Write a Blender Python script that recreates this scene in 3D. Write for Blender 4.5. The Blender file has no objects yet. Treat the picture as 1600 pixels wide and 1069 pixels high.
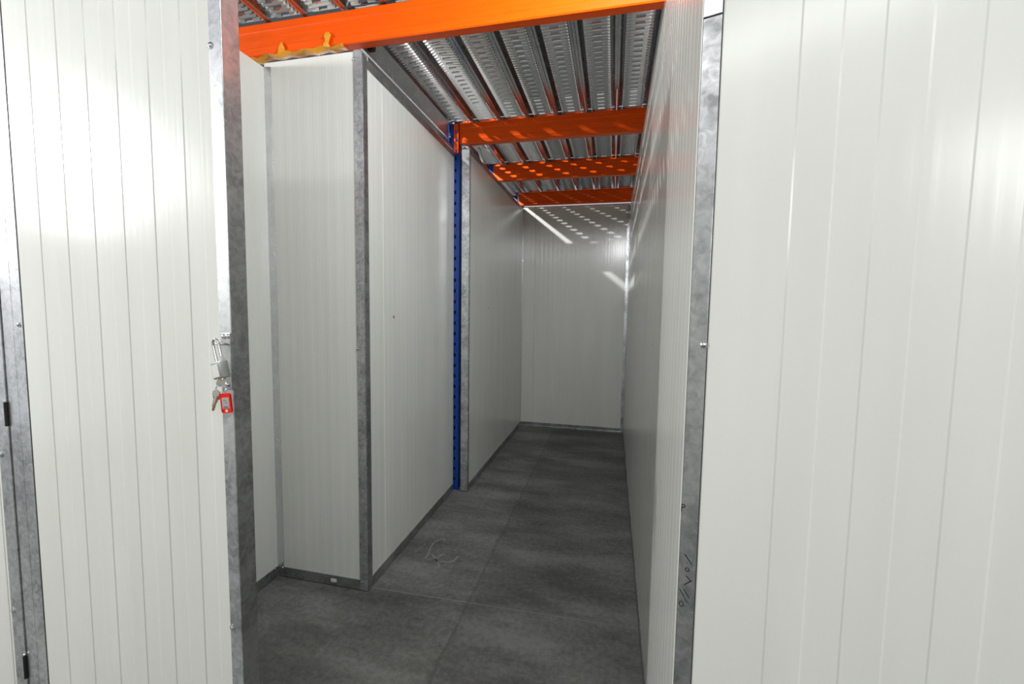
import bpy, bmesh, math, random
from mathutils import Vector, Matrix
random.seed(7)
C = bpy.context.scene.collection
SC = bpy.context.scene
PI = math.pi

# ------------------------------------------------------------------ camera
F_PX, YAW, PITCH, ROLL, CAM_H = 679.87, 0.2261, 0.0763, -0.0141, 1.33
fwd = Vector((-math.sin(YAW)*math.cos(PITCH), math.cos(YAW)*math.cos(PITCH), -math.sin(PITCH)))
right = Vector((math.cos(YAW), math.sin(YAW), 0))
down = fwd.cross(right)
r2 = math.cos(ROLL)*right + math.sin(ROLL)*down
d2 = -math.sin(ROLL)*right + math.cos(ROLL)*down
cam = bpy.data.cameras.new('camera'); camo = bpy.data.objects.new('camera', cam); C.objects.link(camo)
cam.sensor_width = 36.0; cam.lens = 36.0*F_PX/1600; cam.clip_start = 0.02
camo.matrix_world = Matrix(((r2.x, -d2.x, -fwd.x, 0), (r2.y, -d2.y, -fwd.y, 0), (r2.z, -d2.z, -fwd.z, CAM_H), (0, 0, 0, 1)))
SC.camera = camo

# ------------------------------------------------------------------ world, lights, exposure
w = bpy.data.worlds.new('world'); SC.world = w; w.use_nodes = True
w.node_tree.nodes['Background'].inputs[0].default_value = (0.93, 0.97, 1.0, 1)
w.node_tree.nodes['Background'].inputs[1].default_value = 0.5
SC.view_settings.view_transform = 'Standard'; SC.view_settings.look = 'None'
SC.view_settings.gamma = 1.0; SC.view_settings.exposure = 0.45
SC.view_settings.use_curve_mapping = False

def area(name, loc, target, sx, sy, power, col=(1, .995, .985)):
    l = bpy.data.lights.new(name, 'AREA'); l.shape = 'RECTANGLE'; l.size = sx; l.size_y = sy
    l.energy = power; l.color = col
    o = bpy.data.objects.new(name, l); C.objects.link(o); o.location = loc
    d = Vector(target)-Vector(loc); o.rotation_euler = d.to_track_quat('-Z', 'Y').to_euler()
    return o
area('corridor_lamp', (-3.0, -0.12, 1.97), (-1.1, 1.0, 1.5), 0.26, 0.36, 6.5)
area('side_lamp', (-3.9, -0.75, 2.50), (-0.4, 1.2, 1.0), 0.10, 0.30, 63)
area('upper_deck_lamp', (-2.01, 2.72, 3.25), (-0.6, 4.6, 1.9), 0.025, 0.025, 70)
area('aisle_lamp', (-0.6, -0.75, 2.69), (-0.5, 2.0, 1.3), 2.0, 0.12, 7)
area('passage_fill', (0.9, -1.30, 1.95), (0.1, 0.9, 1.25), 1.3, 0.5, 17)  # added fill from behind the camera, evens the light on the doors
area('entry_lamp', (0.130, 0.98, 2.54), (-0.90, 4.0, 1.5), 0.02, 0.10, 18, (.96, .98, 1))

# ------------------------------------------------------------------ materials
def mat(name, col, rough=.4, metal=0.0, spec=.5):
    m = bpy.data.materials.new(name); m.use_nodes = True
    b = m.node_tree.nodes['Principled BSDF']
    b.inputs['Base Color'].default_value = (*col, 1); b.inputs['Roughness'].default_value = rough
    b.inputs['Metallic'].default_value = metal; b.inputs['Specular IOR Level'].default_value = spec
    return m
def N(m, t, **kw):
    n = m.node_tree.nodes.new(t)
    for k, v in kw.items(): setattr(n, k, v)
    return n
def L(m, a, b): m.node_tree.links.new(a, b)
def BS(m): return m.node_tree.nodes['Principled BSDF']
def ramp(m, stops):
    r = N(m, 'ShaderNodeValToRGB'); e = r.color_ramp.elements
    e[0].position, e[0].color = stops[0][0], (*stops[0][1], 1)
    e[1].position, e[1].color = stops[-1][0], (*stops[-1][1], 1)
    for p, c in stops[1:-1]:
        x = e.new(p); x.color = (*c, 1)
    return r

def m_panel():
    m = mat('white_panel_paint', (.70, .71, .67), .205, 0, .5); b = BS(m)
    tc = N(m, 'ShaderNodeTexCoord')
    mp = N(m, 'ShaderNodeMapping'); mp.inputs['Scale'].default_value = (1, 1, .12); L(m, tc.outputs['Object'], mp.inputs[0])
    n = N(m, 'ShaderNodeTexNoise'); n.inputs['Scale'].default_value = 9; n.inputs['Detail'].default_value = 4
    L(m, mp.outputs[0], n.inputs['Vector'])
    r = ramp(m, [(.3, (.668, .678, .64)), (.7, (.715, .725, .688))]); L(m, n.outputs['Fac'], r.inputs[0]); L(m, r.outputs[0], b.inputs['Base Color'])
    # gentle waviness of the thin steel skin
    mp2 = N(m, 'ShaderNodeMapping'); mp2.inputs['Scale'].default_value = (60, 60, .5); L(m, tc.outputs['Object'], mp2.inputs[0])
    n2 = N(m, 'ShaderNodeTexNoise'); n2.inputs['Scale'].default_value = 1.0; n2.inputs['Detail'].default_value = 2
    L(m, mp2.outputs[0], n2.inputs['Vector'])
    bp = N(m, 'ShaderNodeBump'); bp.inputs['Strength'].default_value = .22; bp.inputs['Distance'].default_value = .0016
    L(m, n2.outputs['Fac'], bp.inputs['Height']); L(m, bp.outputs[0], b.inputs['Normal'])
    return m
def m_galv(name, lo, hi, rough=.36, scale=55, metal=.85):
    m = mat(name, hi, rough, metal); b = BS(m); tc = N(m, 'ShaderNodeTexCoord')
    v = N(m, 'ShaderNodeTexNoise'); v.inputs['Scale'].default_value = scale*.9; v.inputs['Detail'].default_value = 5; v.inputs['Distortion'].default_value = .9
    n = N(m, 'ShaderNodeTexNoise'); n.inputs['Scale'].default_value = scale*.14; n.inputs['Detail'].default_value = 3
    L(m, tc.outputs['Object'], v.inputs['Vector']); L(m, tc.outputs['Object'], n.inputs['Vector'])
    mx = N(m, 'ShaderNodeMath', operation='MULTIPLY_ADD'); L(m, n.outputs['Fac'], mx.inputs[0]); mx.inputs[1].default_value = .9
    ml = N(m, 'ShaderNodeMath', operation='MULTIPLY'); L(m, v.outputs['Fac'], ml.inputs[0]); ml.inputs[1].default_value = .75
    L(m, ml.outputs[0], mx.inputs[2])
    r = ramp(m, [(.58, lo), (.98, hi)]); L(m, mx.outputs[0], r.inputs[0]); L(m, r.outputs[0], b.inputs['Base Color'])
    mr = N(m, 'ShaderNodeMapRange'); mr.inputs['From Min'].default_value = .5; mr.inputs['From Max'].default_value = 1.1
    mr.inputs['To Min'].default_value = rough+.10; mr.inputs['To Max'].default_value = rough-.08
    L(m, mx.outputs[0], mr.inputs['Value']); L(m, mr.outputs[0], b.inputs['Roughness'])
    return m
def m_floor():
    m = mat('concrete', (.2, .2, .19), .62); b = BS(m); tc = N(m, 'ShaderNodeTexCoord')
    n1 = N(m, 'ShaderNodeTexNoise'); n1.inputs['Scale'].default_value = 1.9; n1.inputs['Detail'].default_value = 8; n1.inputs['Roughness'].default_value = .62
    mp = N(m, 'ShaderNodeMapping'); mp.inputs['Scale'].default_value = (.8, 2.2, 1); L(m, tc.outputs['Object'], mp.inputs[0]); L(m, mp.outputs[0], n1.inputs['Vector'])
    n2 = N(m, 'ShaderNodeTexNoise'); n2.inputs['Scale'].default_value = 42; n2.inputs['Detail'].default_value = 7; n2.inputs['Roughness'].default_value = .7
    L(m, tc.outputs['Object'], n2.inputs['Vector'])
    a = N(m, 'ShaderNodeMath', operation='MULTIPLY_ADD'); L(m, n2.outputs['Fac'], a.inputs[0]); a.inputs[1].default_value = .44
    c = N(m, 'ShaderNodeMath', operation='MULTIPLY'); L(m, n1.outputs['Fac'], c.inputs[0]); c.inputs[1].default_value = .74; L(m, c.outputs[0], a.inputs[2])
    r = ramp(m, [(.45, (.070, .072, .066)), (.58, (.128, .131, .122)), (.71, (.205, .21, .198))]); L(m, a.outputs[0], r.inputs[0])
    # joints: a sawn transverse one and a long pour joint, wobbled by noise
    sep = N(m, 'ShaderNodeSeparateXYZ'); L(m, tc.outputs['Object'], sep.inputs[0])
    nw = N(m, 'ShaderNodeTexNoise'); nw.inputs['Scale'].default_value = 5; nw.inputs['Detail'].default_value = 6; L(m, tc.outputs['Object'], nw.inputs['Vector'])
    def line(axis, pos, slope, other, width, wob):
        s = N(m, 'ShaderNodeMath', operation='MULTIPLY_ADD'); L(m, sep.outputs[other], s.inputs[0]); s.inputs[1].default_value = -slope; L(m, sep.outputs[axis], s.inputs[2])
        q = N(m, 'ShaderNodeMath', operation='MULTIPLY_ADD'); L(m, nw.outputs['Fac'], q.inputs[0]); q.inputs[1].default_value = wob; L(m, s.outputs[0], q.inputs[2])
        d = N(m, 'ShaderNodeMath', operation='SUBTRACT'); L(m, q.outputs[0], d.inputs[0]); d.inputs[1].default_value = pos+wob*.5
        ab = N(m, 'ShaderNodeMath', operation='ABSOLUTE'); L(m, d.outputs[0], ab.inputs[0])
        mr = N(m, 'ShaderNodeMapRange'); L(m, ab.outputs[0], mr.inputs['Value']); mr.inputs['From Min'].default_value = width*.35; mr.inputs['From Max'].default_value = width
        mr.inputs['To Min'].default_value = 1; mr.inputs['To Max'].default_value = 0
        return mr, q
    l1, _ = line('Y', 1.801, .0237, 'X', .0035, .006)
    l2, qx = line('X', -.597, .0, 'Y', .009, .035)
    mixa = N(m, 'ShaderNodeMix', data_type='RGBA'); L(m, l1.outputs[0], mixa.inputs['Factor']); L(m, r.outputs[0], mixa.inputs['A']); mixa.inputs['B'].default_value = (.21, .21, .195, 1)
    f2 = N(m, 'ShaderNodeMath', operation='MULTIPLY'); L(m, l2.outputs[0], f2.inputs[0]); f2.inputs[1].default_value = .42
    mixb = N(m, 'ShaderNodeMix', data_type='RGBA'); L(m, f2.outputs[0], mixb.inputs['Factor']); L(m, mixa.outputs['Result'], mixb.inputs['A']); mixb.inputs['B'].default_value = (.06, .06, .055, 1)
    # the slab right of the pour joint is a little darker
    st = N(m, 'ShaderNodeMapRange'); L(m, qx.outputs[0], st.inputs['Value']); st.inputs['From Min'].default_value = -.60; st.inputs['From Max'].default_value = -.555
    st.inputs['To Min'].default_value = 1.08; st.inputs['To Max'].default_value = .88
    hs = N(m, 'ShaderNodeHueSaturation'); L(m, mixb.outputs['Result'], hs.inputs['Color']); L(m, st.outputs[0], hs.inputs['Value'])
    # sparse pale specks
    vo = N(m, 'ShaderNodeTexVoronoi'); vo.inputs['Scale'].default_value = 26; vo.inputs['Randomness'].default_value = 1; L(m, tc.outputs['Object'], vo.inputs['Vector'])
    lt = N(m, 'ShaderNodeMath', operation='LESS_THAN'); L(m, vo.outputs['Distance'], lt.inputs[0]); lt.inputs[1].default_value = .055
    nz = N(m, 'ShaderNodeTexNoise'); nz.inputs['Scale'].default_value = 3.1; L(m, tc.outputs['Object'], nz.inputs['Vector'])
    g = N(m, 'ShaderNodeMath', operation='GREATER_THAN'); L(m, nz.outputs['Fac'], g.inputs[0]); g.inputs[1].default_value = .56
    mu = N(m, 'ShaderNodeMath', operation='MULTIPLY'); L(m, lt.outputs[0], mu.inputs[0]); L(m, g.outputs[0], mu.inputs[1])
    mixc = N(m, 'ShaderNodeMix', data_type='RGBA'); L(m, mu.outputs[0], mixc.inputs['Factor']); L(m, hs.outputs[0], mixc.inputs['A']); mixc.inputs['B'].default_value = (.34, .34, .31, 1)
    L(m, mixc.outputs['Result'], b.inputs['Base Color'])
    bp = N(m, 'ShaderNodeBump'); bp.inputs['Strength'].default_value = .35; bp.inputs['Distance'].default_value = .002
    L(m, n2.outputs['Fac'], bp.inputs['Height']); L(m, bp.outputs[0], b.inputs['Normal'])
    return m
def m_paint(name, col, rough, var=.12):
    m = mat(name, col, rough, 0, .5); b = BS(m); tc = N(m, 'ShaderNodeTexCoord')
    mp = N(m, 'ShaderNodeMapping'); mp.inputs['Scale'].default_value = (1.2, 14, 14); L(m, tc.outputs['Object'], mp.inputs[0])
    n = N(m, 'ShaderNodeTexNoise'); n.inputs['Scale'].default_value = 4; n.inputs['Detail'].default_value = 4; L(m, mp.outputs[0], n.inputs['Vector'])
    r = ramp(m, [(.3, tuple(c*(1-var) for c in col)), (.7, tuple(min(1, c*(1+var*.4)) for c in col))]); L(m, n.outputs['Fac'], r.inputs[0]); L(m, r.outputs[0], b.inputs['Base Color'])
    return m
WHITE = m_panel()
GALV = m_galv('galvanised_spangle', (.32, .33, .345), (.72, .73, .75), .40, 60)
GALV_DARK = m_galv('galvanised_dark', (.22, .225, .23), (.46, .47, .47), .36, 60)  # darker galvanised tone for tracks and folded edges
GALV_FINE = m_galv('galvanised_smooth', (.60, .605, .61), (.70, .705, .71), .32, 90)
DECKM = m_galv('galvanised_deck', (.80, .80, .80), (.88, .88, .89), .13, 12, .97)
DECKLIP = m_galv('galvanised_deck_lip', (.42, .43, .43), (.55, .56, .56), .22, 40, .9)
FLOOR = m_floor()
ORANGE = m_paint('orange_beam_paint', (.88, .095, .0005), .34)
BS(ORANGE).inputs['Specular IOR Level'].default_value = .3
BLUE = m_paint('blue_post_paint', (.004, .042, .25), .33)
GALV_MID = m_galv('galvanised_mottled', (.27, .28, .285), (.58, .59, .60), .38, 60)
BLACK = mat('black_rubber', (.008, .008, .008), .5)
SEAL = mat('dark_sealant', (.03, .03, .03), .7)
INK = mat('marker_ink', (.012, .012, .012), .6)
STEEL = mat('zinc_screw', (.62, .63, .65), .25, 1)
CHROME = mat('polished_steel', (.75, .74, .73), .12, 1)
LOCKM = mat('brushed_lock_body', (.36, .37, .36), .35, .8)
BRASS = mat('brass', (.55, .36, .14), .3, 1)
RED = mat('red_plastic', (.80, .012, .006), .25)
PAPER = mat('paper_insert', (.42, .38, .37), .6)
CHALK = mat('chalk_mark', (.27, .275, .25), .9)
PLASTER = mat('pale_brace_paint', (.62, .64, .60), .45)
TAPE = mat('yellow_film', (.90, .42, .03), .18, 0, .7)
BS(TAPE).inputs['Transmission Weight'].default_value = .25

# ------------------------------------------------------------------ mesh helpers
def box(bm, x0, x1, y0, y1, z0, z1, bev=0):
    r = bmesh.ops.create_cube(bm, size=1)
    for v in r['verts']:
        v.co = Vector(((x0+x1)/2+v.co.x*(x1-x0), (y0+y1)/2+v.co.y*(y1-y0), (z0+z1)/2+v.co.z*(z1-z0)))
    if bev > 0:
        es = set()
        for v in r['verts']: es.update(v.link_edges)
        bmesh.ops.bevel(bm, geom=list(es), offset=bev, segments=2, affect='EDGES', profile=.6)
    return r['verts']
def prism_z(bm, pts, z0, z1):
    a = [bm.verts.new((x, y, z0)) for x, y in pts]; b = [bm.verts.new((x, y, z1)) for x, y in pts]
    n = len(pts)
    for i in range(n):
        j = (i+1) % n; bm.faces.new((a[i], a[j], b[j], b[i]))
    bm.faces.new(a[::-1]); bm.faces.new(b)
def prism_axis(bm, pts, t0, t1, axis):
    """closed profile pts (p,q) extruded along an axis: 'x' -> (t,p,q), 'y' -> (p,t,q)"""
    f = (lambda t, p, q: (t, p, q)) if axis == 'x' else (lambda t, p, q: (p, t, q))
    a = [bm.verts.new(f(t0, *p)) for p in pts]; b = [bm.verts.new(f(t1, *p)) for p in pts]
    n = len(pts)
    for i in range(n):
        j = (i+1) % n; bm.faces.new((a[i], a[j], b[j], b[i]))
    bm.faces.new(a[::-1]); bm.faces.new(b)
def tube(bm, pts, r, seg=10, closed=False, taper=None):
    pts = [Vector(p) for p in pts]; rings = []; n = len(pts)
    up = Vector((0, 0, 1))
    for i, p in enumerate(pts):
        if closed: t = pts[(i+1) % n]-pts[i-1]
        else: t = pts[min(i+1, n-1)]-pts[max(i-1, 0)]
        t.normalize()
        a = t.cross(up)
        if a.length < .05: a = t.cross(Vector((1, 0, 0)))
        if rings and a.dot(last) < 0: a = -a
        a.normalize(); last = a; b = t.cross(a)
        rr = r if taper is None else taper[i]
        rings.append([bm.verts.new(p+rr*(math.cos(2*PI*k/seg)*a+math.sin(2*PI*k/seg)*b)) for k in range(seg)])
    m = n if closed else n-1
    for i in range(m):
        A, B = rings[i], rings[(i+1) % n]
        for k in range(seg): bm.faces.new((A[k], A[(k+1) % seg], B[(k+1) % seg], B[k]))
    if not closed: bm.faces.new(rings[0][::-1]); bm.faces.new(rings[-1])
def lathe(bm, prof, seg=16, M=None):
    """prof: (r, h) along local z"""
    rings = []
    for r, h in prof:
        rings.append([bm.verts.new((r*math.cos(2*PI*k/seg), r*math.sin(2*PI*k/seg), h)) for k in range(seg)])
    for A, B in zip(rings, rings[1:]):
        for k in range(seg): bm.faces.new((A[k], A[(k+1) % seg], B[(k+1) % seg], B[k]))
    bm.faces.new(rings[0][::-1]); bm.faces.new(rings[-1])
    if M is not None:
        for A in rings:
            for v in A: v.co = M @ v.co
def obj(name, bm, m, parent=None, loc=(0, 0, 0), rz=0, smooth=False):
    bmesh.ops.recalc_face_normals(bm, faces=bm.faces[:])
    me = bpy.data.meshes.new(name); bm.to_mesh(me); bm.free(); me.materials.append(m)
    if smooth:
        for p in me.polygons: p.use_smooth = True
        me.set_sharp_from_angle(angle=math.radians(38))
    o = bpy.data.objects.new(name, me); C.objects.link(o); o.location = loc; o.rotation_euler = (0, 0, rz)
    if parent: o.parent = parent
    return o
def tag(o, label=None, cat=None, group=None, kind=None):
    for k, v in (('label', label), ('category', cat), ('group', group), ('kind', kind)):
        if v: o[k] = v
    return o
def empty(name, loc, rz=0):
    o = bpy.data.objects.new(name, None); C.objects.link(o); o.location = loc; o.rotation_euler = (0, 0, rz)
    o.empty_display_size = .1; return o
def copy_tree(o, parent=None):
    c = o.copy(); C.objects.link(c)
    if parent: c.parent = parent
    for ch in list(o.children): copy_tree(ch, c)
    return c
NB = bmesh.new

# a sandwich panel: face at local y=0 looking to -y, body behind it, steps run vertically
def panel_bm(u0, u1, z0, z1, th=.045, ribs=(), joints=(), d=.0012, ws=.0028):
    pts = [(u0, 0.0)]; ev = [(u, s) for u, s in ribs]+[(u, 'j') for u in joints]; lv = 0.0
    ev.sort(key=lambda e: e[0])
    for u, s in ev:
        if u-.006 <= pts[-1][0] or u+.006 >= u1: continue
        if s == 'j':
            pts += [(u-.003, lv), (u-.001, .005), (u+.001, .005), (u+.003, lv)]
        else:
            nl = 0.0 if s > 0 else d
            pts += [(u-ws/2, lv), (u+ws/2, nl)]; lv = nl
    pts.append((u1, lv)); pts += [(u1, th), (u0, th)]
    bm = NB(); prism_z(bm, pts, z0, z1); return bm
def ribs(u0, u1, pitch=.05, phase=0.0, first=1):
    out = []; k = 0; u = u0+phase
    while u < u1: out.append((u, first if k % 2 == 0 else -first)); u += pitch; k += 1
    return out
def screw(parent, x, z, y=0.0, r=.0055, side=-1):
    bm = NB()
    M = Matrix.Translation((x, y, z)) @ Matrix.Rotation(PI/2 if side < 0 else -PI/2, 4, 'X')
    lathe(bm, [(r*1.5, 0), (r*1.5, .0008), (r, .001), (r*.9, .0028), (r*.5, .0042), (.0003, .0046)], 14, M)
    return obj('screw', bm, STEEL, parent, smooth=True)
def strip_bm(x0, x1, y0, y1, z0, z1, bev=.0008):
    bm = NB(); box(bm, x0, x1, y0, y1, z0, z1, bev); return bm

# ------------------------------------------------------------------ setting: floor
bm = NB(); box(bm, -5.2, 4.0, -1.75, 5.3, -.12, 0)
fl = tag(obj('floor', bm, FLOOR), kind='structure')
bm = NB()
for pl, rr in (([(-1.008, 2.098), (-.9965, 2.153), (-.99, 2.195)], .0022),
               ([(-.931, 2.059), (-.934, 2.115), (-.947, 2.17), (-.9496, 2.216), (-.935, 2.255), (-.921, 2.274), (-.905, 2.27), (-.892, 2.246)], .0045),
               ([(-.92, 2.046), (-.90, 2.066), (-.882, 2.072), (-.867, 2.062)], .003),
               ([(-.915, 2.11), (-.89, 2.085), (-.867, 2.062), (-.86, 2.05)], .004),
               ([(-.862, 2.05), (-.873, 2.085), (-.86, 2.115), (-.85, 2.13)], .004),
               ([(-.87, 2.06), (-.85, 2.045), (-.83, 2.06), (-.81, 2.058), (-.7925, 2.063), (-.775, 2.08), (-.7695, 2.124)], .0055),
               ([(-.86, 2.045), (-.84, 2.03), (-.8295, 2.01)], .006),
               ([(-.80, 2.0), (-.781, 1.98), (-.765, 1.995), (-.76, 1.985)], .002)):
    for (xa, ya), (xb, yb) in zip(pl, pl[1:]):
        d = Vector((xb-xa, yb-ya, 0)); n = Vector((-d.y, d.x, 0)).normalized()*rr*random.uniform(.7, 1.1)
        e = d.normalized()*.001
        vs = [Vector((xa, ya, 0))-e-n, Vector((xb, yb, 0))+e-n, Vector((xb, yb, 0))+e+n, Vector((xa, ya, 0))-e+n]
        bm.faces.new([bm.verts.new((v.x, v.y, .0006)) for v in vs])
tag(obj('chalk_scribble', bm, CHALK, fl), label='pale chalky scribble on the concrete')

bm = NB(); box(bm, -8, 7, -5, 9, 5.6, 5.75); tag(obj('unseen_ceiling', bm, mat('dark_hall_roof', (.10, .10, .105), .8)), kind='structure')  # unseen hall roof, added to block world light above the deck slots

# ------------------------------------------------------------------ setting: walls
def wall(name, loc, rz, length, z1, phase, joints=(), th=.045, u0=0, first=1, base=True, top=True, pitch=.0245, d=.00032, ws=.0016):
    o = obj(name, panel_bm(u0, length, .012, z1, th, ribs(u0, length, pitch, phase, first), joints, d, ws), WHITE, None, loc, rz)
    tag(o, kind='structure')
    if base:
        obj('base_track', strip_bm(u0, length, -.0025, th+.002, .004, .052), GALV_DARK, o)
    if top:
        obj('top_track', strip_bm(u0, length, -.003, th+.002, z1-.032, z1+.003), GALV_DARK, o)
    return o

# back wall with its tracks and the right-hand corner trim
wb = wall('wall_back', (-.99, 4.79, 0), 0, 1.15, 2.425, .04, joints=(.137,), th=.05, top=False)
obj('top_track', strip_bm(0, 1.135, -.004, .055, 2.425, 2.447), GALV_FINE, wb)
obj('skirting_lip', strip_bm(0, 1.13, -.016, -.003, .0, .016), GALV_DARK, wb)
obj('corner_trim', strip_bm(1.108, 1.137, -.006, .0, .03, 2.42), GALV, wb)
screw(wb, 1.12, 1.30, -.006, .003); screw(wb, .01, 1.32, 0, .0025)
# right wall: faces left, runs from the back to the door jamb
wr = wall('wall_right', (.148, 4.79, 0), -PI/2, 3.925, 2.42, .03, joints=(3.087, 2.087, 1.087), top=False, th=.05)
obj('top_track', strip_bm(0, 3.92, -.002, .052, 2.42, 2.432), GALV_FINE, wr)
obj('corner_trim', strip_bm(.002, .03, -.004, 0, .06, 2.41), GALV, wr)
for u, z in ((3.087, 1.205), (2.45, 1.30), (3.64, .30)): screw(wr, u, z, 0, .0035)
# left wall, far part
w2 = wall('wall_left_far', (-.99, 2.925, 0), PI/2, 1.865, 2.42, .02, th=.05, joints=(1.0,), top=True)
obj('end_trim', strip_bm(-.006, .0, -.004, .052, .006, 2.415), GALV, w2)
obj('edge_trim', strip_bm(-.006, .012, -.005, -.0005, .006, 2.415), GALV_DARK, w2)
obj('inner_corner_trim', strip_bm(1.835, 1.863, -.003, 0, .05, 2.42), GALV_FINE, w2)
screw(w2, .5, 1.33, 0, .0035); screw(w2, 1.25, 1.32, 0, .003)
# left wall, near part, seen from its front corner to the blue post
w1 = wall('wall_left_near', (-1.077, 1.748, 0), PI/2+.018, 1.169, 2.395, .06, th=.045, joints=(.17,), top=True)
obj('corner_trim', strip_bm(-.002, .034, -.004, .001, .004, 2.412), GALV_DARK, w1)
screw(w1, .27, 1.28, 0, .005)
# face of the projecting box, beside the left door
wf = wall('wall_left_box', (-1.567, 1.745, 0), 0, .489, 2.418, .05, top=False, th=.05)
obj('corner_trim', strip_bm(.452, .492, -.004, .0, .004, 2.418), GALV, wf)
obj('inner_corner_trim', strip_bm(.0, .036, -.003, 0, .05, 2.40), GALV_FINE, wf)
screw(wf, .456, 1.14, -.004, .0055); screw(wf, .462, .045, -.005, .004); screw(wf, .456, 2.385, -.004, .005); screw(wf, .03, .05, -.004, .004)
bm = NB(); box(bm, .296, .326, -.0042, -.002, .020, .036, .002); obj('paint_chip', bm, WHITE, wf)
# inner left wall between the front and the box
wi = wall('wall_left_inner', (-1.567, .93, 0), PI/2, .815, 2.40, .03, th=.045, top=False)
screw(wi, .79, .05, -.004, .004)
wp = wall('wall_left_partition', (-2.2, 3.012, 0), 0, 1.155, 2.40, .03, top=False, th=.04)
# corridor fronts beside the double door, and the opposite side of the corridor
wl = wall('wall_front_left', (-4.4, .868, 0), 0, 2.69, 2.40, .02, top=False, pitch=.05, d=.0016, ws=.0028)
obj('jamb_strip', strip_bm(2.686, 2.729, -.003, .05, .004, 2.40), GALV, wl)
for z in (.8907, .4155, 1.75): screw(wl, 2.695, z, -.003, .006)
wq = wall('wall_front_right', (.20, .90, 0), 0, 3.2, 2.40, .03, top=False, pitch=.05, d=.0016, ws=.0028)
wo = wall('wall_opposite', (3.6, -1.45, 0), PI, 8.2, 2.40, .03, top=False, base=True, pitch=.05, d=.0016, ws=.0028)

# ------------------------------------------------------------------ doors
def knuckle(parent, x, y, z0, z1, r=.0045):
    bm = NB(); tube(bm, [(x, y, z0), (x, y, z1)], r, 12); k = obj('hinge', bm, BLACK, parent, smooth=True)
    bm = NB(); tube(bm, [(x, y, z1), (x, y, z1+.004)], r*.7, 12); obj('hinge_pin', bm, STEEL, k, smooth=True)
# left leaf, closed
X0 = -1.670
rl = [(-1.5517-X0, 1)]
u = -1.503
lines = [(-1.503, -1), (-1.4505, 1), (-1.405, -1), (-1.3575, 1), (-1.3095, -1), (-1.2595, 1), (-1.2115, -1), (-1.1635, 1), (-1.1125, -1), (-1.0645, 1), (-1.0135, -1), (-.9635, 1)]
d1 = obj('door_1', panel_bm(.078, .750, .03, 2.16, .044, [(a-X0, s) for a, s in lines], (), .0013, .0028), WHITE, None, (X0, .870, 0), 0)
tag(d1, kind='structure')
obj('frame_strip', strip_bm(.002, .042, -.0015, .046, .02, 2.165), GALV, d1)
obj('frame_strip', strip_bm(.0435, .079, -.0015, .046, .02, 2.165), GALV, d1)
bm = NB(); box(bm, .0792, .0822, -.0004, .01, .03, 2.16); obj('rubber_seal', bm, SEAL, d1)
# free edge: a flat strip on the face and the folded edge plate
obj('edge_strip', strip_bm(.742, .7755, -.0025, .001, .02, 2.165), GALV, d1)
obj('edge_plate', strip_bm(.7745, .7775, -.0025, .0475, .02, 2.165), GALV_DARK, d1)
for x, z in ((.746, 1.926), (.749, .507)): screw(d1, x, z, -.0025)
screw(d1, .066, 1.267, -.0015)
knuckle(d1, -.003, -.005, .976, 1.045); knuckle(d1, -.003, -.005, .209, .281); knuckle(d1, -.003, -.005, 1.72, 1.79)
# hasp on the edge strip: plate, two rivets, staple
hp = obj('hasp_plate', strip_bm(.750, .776, -.006, -.0025, 1.125, 1.262, .001), GALV_MID, d1)
for x, z in ((.7575, 1.2535), (.7695, 1.2545), (.7635, 1.137)):
    bm = NB(); M = Matrix.Translation((x, -.006, z)) @ Matrix.Rotation(PI/2, 4, 'X')
    lathe(bm, [(.0058, 0), (.0055, .0018), (.0038, .0034), (.0004, .004)], 14, M); obj('rivet', bm, CHROME, hp, smooth=True)
bm = NB()
tube(bm, [(.7705, -.004, 1.236), (.7705, -.018, 1.2365), (.7695, -.026, 1.237), (.766, -.030, 1.2375), (.7615, -.030, 1.238), (.7575, -.026, 1.2385), (.7565, -.018, 1.239), (.7565, -.004, 1.2395)], .0030, 10)
obj('staple', bm, CHROME, hp, smooth=True)
# right leaf, swung open towards the corridor, hinged on the right wall's end
A = math.radians(17)
ln = [(.0856, 1), (.1400, -1), (.1945, 1), (.2468, -1), (.3005, 1), (.3545, -1), (.4085, 1), (.4625, -1), (.5165, 1), (.5705, -1), (.6245, 1), (.6785, -1)]
d2o = obj('door_2', panel_bm(.0235, .74, .03, 2.16, .044, ln, (), .0011, .003), WHITE, None, (.148, .860, 0), -A)
tag(d2o, kind='structure')
bm = NB(); box(bm, .0222, .0240, -.0012, .03, .03, 2.16); obj('rubber_seal', bm, SEAL, d2o)
st = obj('frame_strip', strip_bm(-.0085, .0225, -.0015, .03, .02, 1.843), GALV_MID, d2o)
obj('frame_strip_top', strip_bm(-.0085, .0225, -.0035, .03, 1.8445, 2.40), GALV_FINE, d2o)
bm = NB(); box(bm, -.0105, -.0085, -.003, .03, .02, 2.40, .0006); obj('edge_bead', bm, WHITE, d2o)
screw(d2o, .0166, 1.2687, -.0015)
def stroke(bm, a, b, r=.0011):
    (xa, za), (xb, zb) = a, b
    d = Vector((xb-xa, 0, zb-za)); n = Vector((-d.z, 0, d.x)).normalized()*r; e = d.normalized()*r*.4
    P = [Vector((xa, 0, za))-e-n, Vector((xb, 0, zb))+e-n*.7, Vector((xb, 0, zb))+e+n*.7, Vector((xa, 0, za))-e+n]
    bm.faces.new([bm.verts.new((p.x, -.00175, p.z)) for p in P])
bm = NB()
two = [(-.0072, .9612), (-.0035, .9618), (-.0012, .9596), (-.0030, .9566), (-.0064, .9553), (-.0078, .9548)]
for a, b in zip(two, two[1:]): stroke(bm, a, b)
stroke(bm, (-.0078, .9548), (-.0081, .9470)); stroke(bm, (-.0074, .9612), (-.0078, .9548), .0007)
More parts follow.
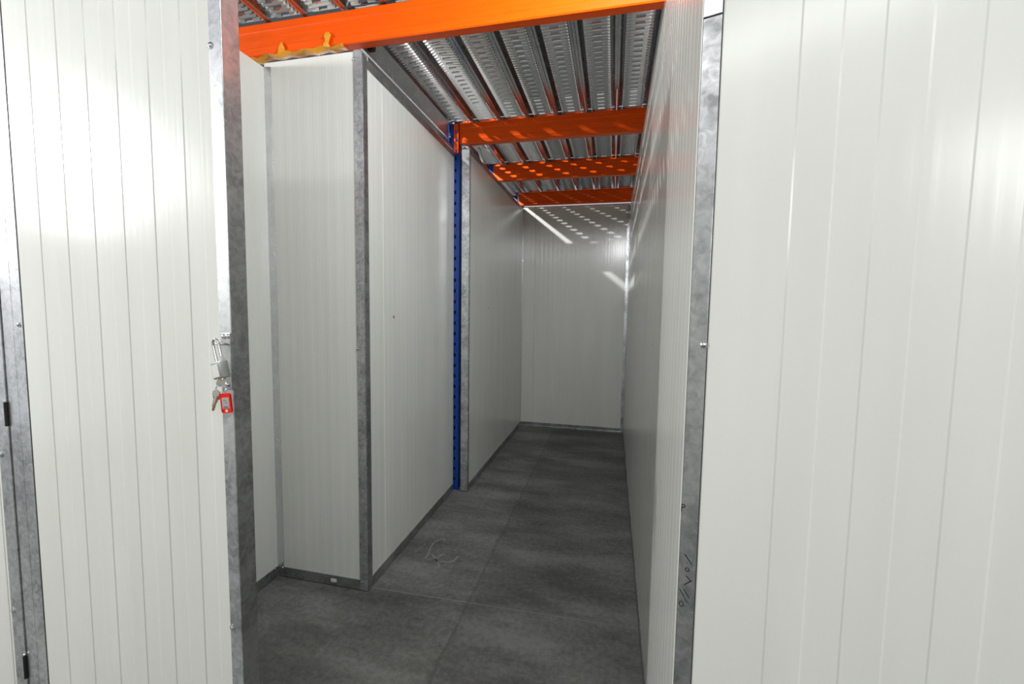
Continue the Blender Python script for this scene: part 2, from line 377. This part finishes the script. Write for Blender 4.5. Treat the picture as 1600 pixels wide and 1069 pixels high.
stroke(bm, (.0020, .8642), (.0151, .8476)); stroke(bm, (.0062, .8492), (.0070, .8482), .0007)
def ring(cx, cz, rx, rz):
    n = 12
    P = [(cx+rx*math.cos(2*PI*k/n), cz+rz*math.sin(2*PI*k/n)) for k in range(n+1)]
    for a, b in zip(P, P[1:]): stroke(bm, a, b, .0009)
ring(.0073, .8355, .0032, .0036)
stroke(bm, (.0060, .8225), (.0148, .8141)); stroke(bm, (.0154, .8155), (.0034, .8038))
stroke(bm, (-.0049, .7925), (.0098, .7703), .0010); stroke(bm, (.0026, .7945), (.0130, .7799), .0010)
ring(-.0007, .7634, .0040, .0052)
tag(obj('handwriting', bm, INK, st), label='black felt-tip number handwritten sideways')

# ------------------------------------------------------------------ padlock and keys
LX, LY = -.8985, .818     # world position under the hasp staple
def lock():
    root = empty('padlock', (-.9035, .838, 1.247))
    root.rotation_euler = (0, math.radians(-15), math.radians(-8))
    tag(root, 'grey steel long-shackle padlock with a key in it, hanging open on the white door', 'padlock')
    w = .0095
    pts = [(w, 0, -.040), (w, 0, -.012)]
    for k in range(9):
        a = PI*k/8; pts.append((w*math.cos(a), 0, -.012+.0145*math.sin(a)))
    pts += [(-w, 0, -.012), (-w, 0, -.055)]
    bm = NB(); tube(bm, pts, .0031, 12); obj('shackle', bm, CHROME, root, (-.0085, 0, .0015), smooth=True)
    bm = NB(); box(bm, -.0285, .006, -.0095, .0095, -.090, -.050, .0028); obj('body', bm, LOCKM, root, smooth=True)
    bm = NB(); box(bm, -.0255, -.004, -.0103, -.0093, -.086, -.056, .0004); obj('label_plate', bm, mat('engraved_face', (.66, .66, .62), .5, .3), root)
    bm = NB(); lathe(bm, [(.0062, -.0935), (.0062, -.0895)], 18, Matrix.Translation((-.011, 0, 0))); obj('cylinder_plug', bm, BRASS, root, smooth=True)
    return root
pad = lock()
def key_bm(l=.030, w=.011):
    bm = NB()
    n = 14
    P = [(w*.98*math.cos(2*PI*k/n), w*1.05*math.sin(2*PI*k/n)) for k in range(n)]
    a = [bm.verts.new((x, -.0011, z)) for x, z in P]; b = [bm.verts.new((x, .0011, z)) for x, z in P]
    for i in range(n):
        j = (i+1) % n; bm.faces.new((a[i], a[j], b[j], b[i]))
    bm.faces.new(a[::-1]); bm.faces.new(b)
    teeth = [(-.003, -w*.8), (-.003, -w-l), (.0, -w-l-.003), (.003, -w-l+.002), (.0015, -w-l*.8), (.0034, -w-l*.7), (.0014, -w-l*.58), (.0032, -w-l*.45), (.0018, -w-l*.35), (.0034, -w-l*.25), (.0034, -w*.8)]
    a = [bm.verts.new((x, -.001, z)) for x, z in teeth]; b = [bm.verts.new((x, .001, z)) for x, z in teeth]
    n = len(teeth)
    for i in range(n):
        j = (i+1) % n; bm.faces.new((a[i], a[j], b[j], b[i]))
    bm.faces.new(a[::-1]); bm.faces.new(b)
    return bm
def place(o, loc, rot): o.location = loc; o.rotation_euler = rot; return o
kr = empty('key_bunch', (-.8995, .835, 1.152))
tag(kr, 'bunch of silver keys with a red plastic key tag hanging from the padlock', 'keys')
KEYM = mat('nickel_key', (.72, .70, .66), .25, .9)
def ringo(name, r, rr, loc, rot):
    bm = NB(); tube(bm, [(r*math.cos(2*PI*k/28), 0, r*math.sin(2*PI*k/28)) for k in range(28)], rr, 8, closed=True)
    return place(obj(name, bm, CHROME, kr, smooth=True), loc, rot)
place(obj('key', key_bm(.003, .0085), KEYM, kr), (.003, 0, -.006), (PI, .2, .95))
ringo('split_ring', .0085, .0010, (.0035, -.002, -.0195), (.15, .1, .3))
ringo('split_ring', .0075, .0009, (.0150, .001, -.0225), (.1, .2, -.4))
place(obj('key', key_bm(.024, .0085), KEYM, kr), (-.0035, -.006, -.030), (0, math.radians(14), .25))
k2 = place(obj('key', key_bm(.024, .009), BRASS, kr), (-.0045, -.002, -.038), (0, math.radians(16), .9))
k2['label'] = 'brass-toned key behind the silver one'
# key tag: red frame with a paper window and a hole
def tag_bm():
    bm = NB(); w, h, t = .0125, .047, .0018
    out = []
    for (cx, cz, a0) in ((w-.004, -h+.004, -90), (w-.004, -.004, 0), (-w+.004, -.004, 90), (-w+.004, -h+.004, 180)):
        for k in range(5):
            a = math.radians(a0+k*22.5); out.append((cx+.004*math.cos(a), cz+.004*math.sin(a)))
    a = [bm.verts.new((x, -t, z)) for x, z in out]; b = [bm.verts.new((x, t, z)) for x, z in out]
    n = len(out)
    for i in range(n):
        j = (i+1) % n; bm.faces.new((a[i], a[j], b[j], b[i]))
    bm.faces.new(a[::-1]); bm.faces.new(b)
    box(bm, -w, -w+.0022, -t-.0012, t+.0012, -h+.003, -.003); box(bm, w-.0022, w, -t-.0012, t+.0012, -h+.003, -.003)
    return bm
kt = tag(place(obj('key_tag', tag_bm(), RED, kr), (.0205, -.004, -.029), (0, math.radians(-5), math.radians(8))), label='red plastic key tag')
bm = NB(); box(bm, -.009, .009, -.0026, -.0017, -.036, -.010); obj('paper_insert', bm, PAPER, kt)
bm = NB()
for x0, x1, z in ((-.004, .001, -.017), (-.001, .004, -.022), (-.007, .006, -.032), (-.006, .005, -.0345)): box(bm, x0, x1, -.0029, -.0026, z, z+.0011)
obj('paper_lines', bm, INK, kt)
bm = NB(); lathe(bm, [(.0032, -.0022), (.0032, .0022)], 16, Matrix.Translation((0, 0, -.0415)) @ Matrix.Rotation(PI/2, 4, 'X')); obj('eyelet', bm, mat('eyelet_pale', (.75, .68, .5), .5), kt, smooth=True)

# ------------------------------------------------------------------ rack: frames, beams
def post_bm(h):
    bm = NB(); W = .062; D = .075; t = .0022
    xs = [0, .0275, .0405, W]
    # front face with slots at 75.6 mm pitch
    zs = [0]; holes = []; z = .088
    while z < h-.03: zs += [z-.0115, z+.0115]; holes.append(len(zs)-2); z += .0756
    zs.append(h)
    grid = [[bm.verts.new((x, 0, zz)) for x in xs] for zz in zs]
    for r in range(len(zs)-1):
        for c in range(3):
            if c == 1 and r in holes: continue
            bm.faces.new((grid[r][c], grid[r][c+1], grid[r+1][c+1], grid[r+1][c]))
    # stepped sides and rear lips
    for x, s in ((0, 1), (W, -1)):
        pr = [(x, 0), (x, .022), (x+s*.005, .030), (x+s*.005, D), (x+s*.016, D)]
        for (a0, b0), (a1, b1) in zip(pr, pr[1:]):
            v = [bm.verts.new(p) for p in ((a0, b0, 0), (a1, b1, 0), (a1, b1, h), (a0, b0, h))]; bm.faces.new(v)
    bmesh.ops.remove_doubles(bm, verts=bm.verts[:], dist=1e-5)
    bmesh.ops.recalc_face_normals(bm, faces=bm.faces[:])
    bmesh.ops.solidify(bm, geom=bm.faces[:], thickness=t)
    return bm
PX = -1.125
def foot(parent, y):
    bm = NB(); box(bm, -.004, .066, y-.004, y+.078, 0, .004); box(bm, .004, .058, y+.004, y+.06, .004, .010, .001)
    obj('foot_plate', bm, GALV_FINE, parent)
def brace(parent, a, b, r=.014, name='brace'):
    a, b = Vector(a), Vector(b); d = b-a; bm = NB(); box(bm, -r, r, -.010, .010, 0, d.length, .002)
    o = obj(name, bm, PLASTER, parent); o.location = a; o.rotation_euler = d.to_track_quat('Z', 'X').to_euler(); return o
def frame(yf, yr, braces, label):
    root = empty('rack_frame', (PX, yf, 0)); tag(root, label, 'rack frame', 'blue perforated rack frames')
    p = obj('post', post_bm(2.592), BLUE, root)
    q = p.copy(); C.objects.link(q); q.location = (0, yr-yf-.075, 0)
    foot(root, 0); foot(root, yr-yf-.075)
    for a, b in braces: brace(root, a, b)
    return root
BR = [((.070, .08, 2.448), (.070, .52, 2.474)), ((.072, .41, 2.570), (.072, .60, 2.440)), ((.025, .1, .3), (.025, .8, 1.1)), ((.025, .8, 1.15), (.025, .1, 1.9))]
f1 = frame(2.921, 3.885, BR, 'blue perforated rack frame with the full-height post between the two left walls')
f2 = frame(4.780, 5.20, [((.03, .08, 2.35), (.03, .35, 2.57))], 'blue rack frame at the far left corner, only its top showing above the walls')
# pale flat rail lying between the rack frames above the far left wall
bm = NB(); box(bm, -1.10, -1.062, 3.89, 4.72, 2.556, 2.572, .002); tag(obj('flat_rail', bm, PLASTER), 'pale flat rail running beside the far left wall top, between the last two orange beams', 'rail')

def beam_profile(h=.139, d=.05):
    b = .0045
    return [(0, b), (b, 0), (d-b, 0), (d, b), (d, h-b), (d-b, h), (b, h), (0, h-b), (0, .105), (.0022, .101), (.0022, .038), (0, .034)]
def make_beam(y, x0, x1, label, conn=True):
    root = empty('rack_beam', (x0, y, 2.453)); tag(root, label, 'beam', 'orange rack beams')
    bm = NB(); prism_axis(bm, beam_profile(), .03 if conn else 0, x1-x0, 'x'); obj('beam_profile', bm, ORANGE, root)
    if conn:
        bm = NB(); box(bm, 0, .036, -.0045, -.0005, -.062, .138, .001); box(bm, .032, .036, -.0045, .055, -.062, .138, .001)
        c = obj('end_connector', bm, ORANGE, root)
        for k, z in enumerate((-.046, .028, .082)):
            bm = NB(); box(bm, .009, .022, -.0062, -.0040, z-.009, z+.009, .0015); obj('hook_slot', bm, BLUE, c)
        bm = NB(); lathe(bm, [(.007, 0), (.007, .005), (.003, .006)], 12, Matrix.Translation((.050, .02, .139))); obj('locking_pin', bm, STEEL, c, smooth=True)
        bm = NB(); box(bm, .036, .075, -.001, .004, -.016, -.010); obj('safety_clip', bm, SEAL, c)
    return root
make_beam(1.745, -3.2, 1.9, 'long bright orange rack beam crossing the top of the picture, in front of the box', conn=False)
make_beam(2.921, -1.101, 1.9, 'orange rack beam hooked to the tall blue post, second from the front')
make_beam(3.805, -1.066, 1.9, 'orange rack beam third from the front, flecked with light', conn=False)
make_beam(4.735, -1.040, 1.9, 'farthest orange rack beam, just above the back wall', conn=False)
make_beam(3.805, -2.4, -1.128, 'orange rack beam of the neighbouring bay, hidden left of the far frame', conn=False)
make_beam(4.735, -2.4, -1.128, 'orange rack beam of the neighbouring bay, hidden at the far left corner', conn=False)
# the beam of the next bay, on the other side of the blue post, with its blue bracket
bm = NB(); box(bm, -1.172, -1.128, 2.905, 2.975, 2.43, 2.50, .003); box(bm, -1.168, -1.128, 2.905, 2.975, 2.53, 2.59, .003); tag(obj('post_bracket', bm, BLUE), 'dark blue bracket on the left side of the tall blue post', 'bracket')

# galvanised edge channel under the deck, above the near left wall
cr = empty('edge_channel', (-1.13, 1.83, 2.40)); tag(cr, 'grey galvanised edge channel running above the near left wall to the blue post', 'channel')
bm = NB(); prism_axis(bm, [(.0, .085), (.0, .194), (-.045, .194), (-.045, .191), (-.003, .191), (-.003, .088), (-.030, .088), (-.030, .085)], 0, 1.06, 'y'); obj('channel', bm, GALV_FINE, cr)
bm = NB(); prism_axis(bm, [(.032, .002), (.036, .004), (.0, .074), (-.035, .074), (-.035, .071), (-.002, .071)], -.02, 1.05, 'y'); obj('sloping_flashing', bm, GALV_FINE, cr)
bm = NB(); box(bm, -.004, .030, .05, .07, .100, .132); obj('end_cap', bm, BLACK, cr)

# ------------------------------------------------------------------ decking panels
def deck_mesh(length):
    bm = NB(); hw = .0945; z0 = .026; m = .033; P = .045
    xs = [-hw+m, -hw+m+.004, -.036, -.021, -.019, .019, .021, .036, hw-m-.004, hw-m]
    ny = 10; rows = int(length/P); y0 = (length-rows*P)/2
    # two pressed ridges per period: the first runs the full width, the second is cut by a centre slot
    fs = [0, .07, .16, .25, .34, .43, .57, .66, .75, .84, .93]
    hs = [0, .0, .72, 1, .72, .0, .0, .72, 1, .72, .0]
    def hgt(x, k):
        if abs(x) >= hw-m-.0001: return z0-.003
        if k > 5 and abs(x) < .0205: return z0-.003
        return z0-.003-.0115*hs[k]
    grid = []; ys = []
    for r in range(rows):
        for k in range(11): ys.append((y0+(r+fs[k])*P, k))
    ys.append((y0+rows*P, 0))
    for y, k in ys: grid.append([bm.verts.new((x, y, hgt(x, k))) for x in xs])
    for i in range(len(ys)-1):
        k = ys[i][1]
        for j in range(len(xs)-1):
            if 3 <= j <= 5 and 5 <= k <= 9: continue                 # centre slot
            if j in (2, 6) and k in (5,): continue               # small side slots
            if j in (0, 8) and k in (2, 3, 7, 8): continue       # open ridge ends
            bm.faces.new((grid[i][j], grid[i][j+1], grid[i+1][j+1], grid[i+1][j]))
    # flat margins, lips and returns, full length
    prof = [(-hw+m, z0-.003), (-hw+m-.003, z0), (-hw, z0), (-hw+.0005, z0-.023), (-hw+.012, z0-.023), (-hw+.012, z0-.018)]
    for s in (1, -1):
        for (xa, za), (xb, zb) in zip(prof, prof[1:]):
            vs = [(s*xa, 0, za), (s*xb, 0, zb), (s*xb, length, zb), (s*xa, length, za)]
            bm.faces.new([bm.verts.new(v) for v in vs])
    for ya, yb in ((0, y0), (y0+rows*P, length)):
        bm.faces.new([bm.verts.new(v) for v in ((-hw+m, ya, z0-.003), (hw-m, ya, z0-.003), (hw-m, yb, z0-.003), (-hw+m, yb, z0-.003))])
    bmesh.ops.remove_doubles(bm, verts=bm.verts[:], dist=1e-5)
    bmesh.ops.recalc_face_normals(bm, faces=bm.faces[:])
    me = bpy.data.meshes.new('deck_panel'); bm.to_mesh(me); bm.free(); me.materials.append(DECKM); me.materials.append(DECKLIP)
    for p in me.polygons:
        if abs(p.center.x) > hw-m+.001: p.material_index = 1
    for p in me.polygons: p.use_smooth = True
    me.set_sharp_from_angle(angle=math.radians(50))
    return me
ORD = ['leftmost', 'second', 'third', 'fourth', 'fifth', 'sixth', 'seventh', 'eighth', 'ninth', 'tenth', 'eleventh', 'twelfth', 'thirteenth']
SEAM = -.0155; PITCH_D = .191
bays = [(.22, 1.765, range(-11, 3), 'front', 'deck planks in front of the first beam'),
        (1.772, 2.942, range(-6, 1), 'between the first and second orange beams', 'deck planks between the first and second beams'),
        (2.948, 3.828, range(-6, 1), 'between the second and third orange beams', 'deck planks between the second and third beams'),
        (3.834, 5.05, range(-6, 1), 'between the two farthest orange beams', 'deck planks between the third and last beams')]
FRONT = {-9: 'galvanised deck plank above the left door edge, first from the left', -8: 'galvanised deck plank over the long beam, second from the left',
         -7: 'galvanised deck plank over the long beam, third from the left', -6: 'galvanised deck plank over the long beam, fourth from the left',
         -5: 'galvanised deck plank over the long beam, fifth from the left, barely in view'}
for ya, yb, ks, where, grp in bays:
    me = deck_mesh(yb-ya); n = 0; ks = list(ks)
    for k in ks:
        o = bpy.data.objects.new('decking_plank', me); C.objects.link(o); o.location = (SEAM+(k+.5)*PITCH_D, ya, 2.595)
        if where == 'front': lb = FRONT.get(k, 'galvanised deck plank over the doorway, beyond the picture edge, ' + ('left end' if k < -9 else 'right part'))
        elif k == ks[0]: lb = 'leftmost slotted deck plank ' + where
        elif k == ks[-1]: lb = 'slotted deck plank against the right wall, ' + where
        else: lb = 'slotted deck plank %s, %s from the left' % (where, ORD[n])
        tag(o, lb, 'deck plank', grp); n += 1
for xa, xb, ya, yb, lab in ((-2.2, -1.213, 2.96, 5.05, 'unseen light-blocking sheet added over the neighbouring unit, left of the tall blue post'),
                            (.180, 1.9, 1.772, 5.05, 'unseen light-blocking sheet added over the neighbouring unit, right of the right wall')):
    bm = NB(); box(bm, xa, xb, ya, yb, 2.592, 2.612, .003); tag(obj('blocker_sheet', bm, GALV_FINE), lab, 'blocker sheet')  # added out of sight to shape the lamp slit and block stray light

# ------------------------------------------------------------------ yellow film caught under the long beam
tr = empty('yellow_film', (-1.60, 1.738, 2.43)); tag(tr, 'crumpled yellow film stuck to the underside of the long orange beam, over the white box', 'plastic film')
def rag(pts, name):
    bm = NB(); n = len(pts); g = []
    for i, (x, z, wd, yy) in enumerate(pts):
        g.append([bm.verts.new((x+wd*s*.5+random.uniform(-.002, .002), yy+random.uniform(-.003, .003)*abs(s), z+random.uniform(-.002, .002))) for s in (-1, -.4, .2, 1)])
    for a, b in zip(g, g[1:]):
        for k in range(3): bm.faces.new((a[k], a[k+1], b[k+1], b[k]))
    bmesh.ops.recalc_face_normals(bm, faces=bm.faces[:]); bmesh.ops.solidify(bm, geom=bm.faces[:], thickness=.0006)
    return obj(name, bm, TAPE, tr)
rag([(.130, .066, .006, 0), (.133, .050, .020, -.004), (.134, .035, .030, -.003), (.136, .020, .038, -.006), (.137, .010, .044, -.004)], 'film_flap')
rag([(.364, .078, .016, 0), (.367, .062, .030, -.005), (.366, .045, .024, -.004), (.362, .028, .022, -.007), (.366, .014, .036, -.004)], 'film_flap')
bm = NB()
g = []
for i in range(27):
    x = -.045+i*.0188; z = .012+.004*math.sin(i*1.3)+(-.010 if i < 4 else 0); t = .012+.006*math.sin(i*.7+1)
    g.append([bm.verts.new((x, -.004, z+t*.5)), bm.verts.new((x, -.011+random.uniform(-.002, .002), z)), bm.verts.new((x+.003, .004, z-t*.6)), bm.verts.new((x, .035, z+.0))])
for a, b in zip(g, g[1:]):
    for k in range(3): bm.faces.new((a[k], a[k+1], b[k+1], b[k]))
bmesh.ops.recalc_face_normals(bm, faces=bm.faces[:]); bmesh.ops.solidify(bm, geom=bm.faces[:], thickness=.0006)
obj('film_strip', bm, TAPE, tr)
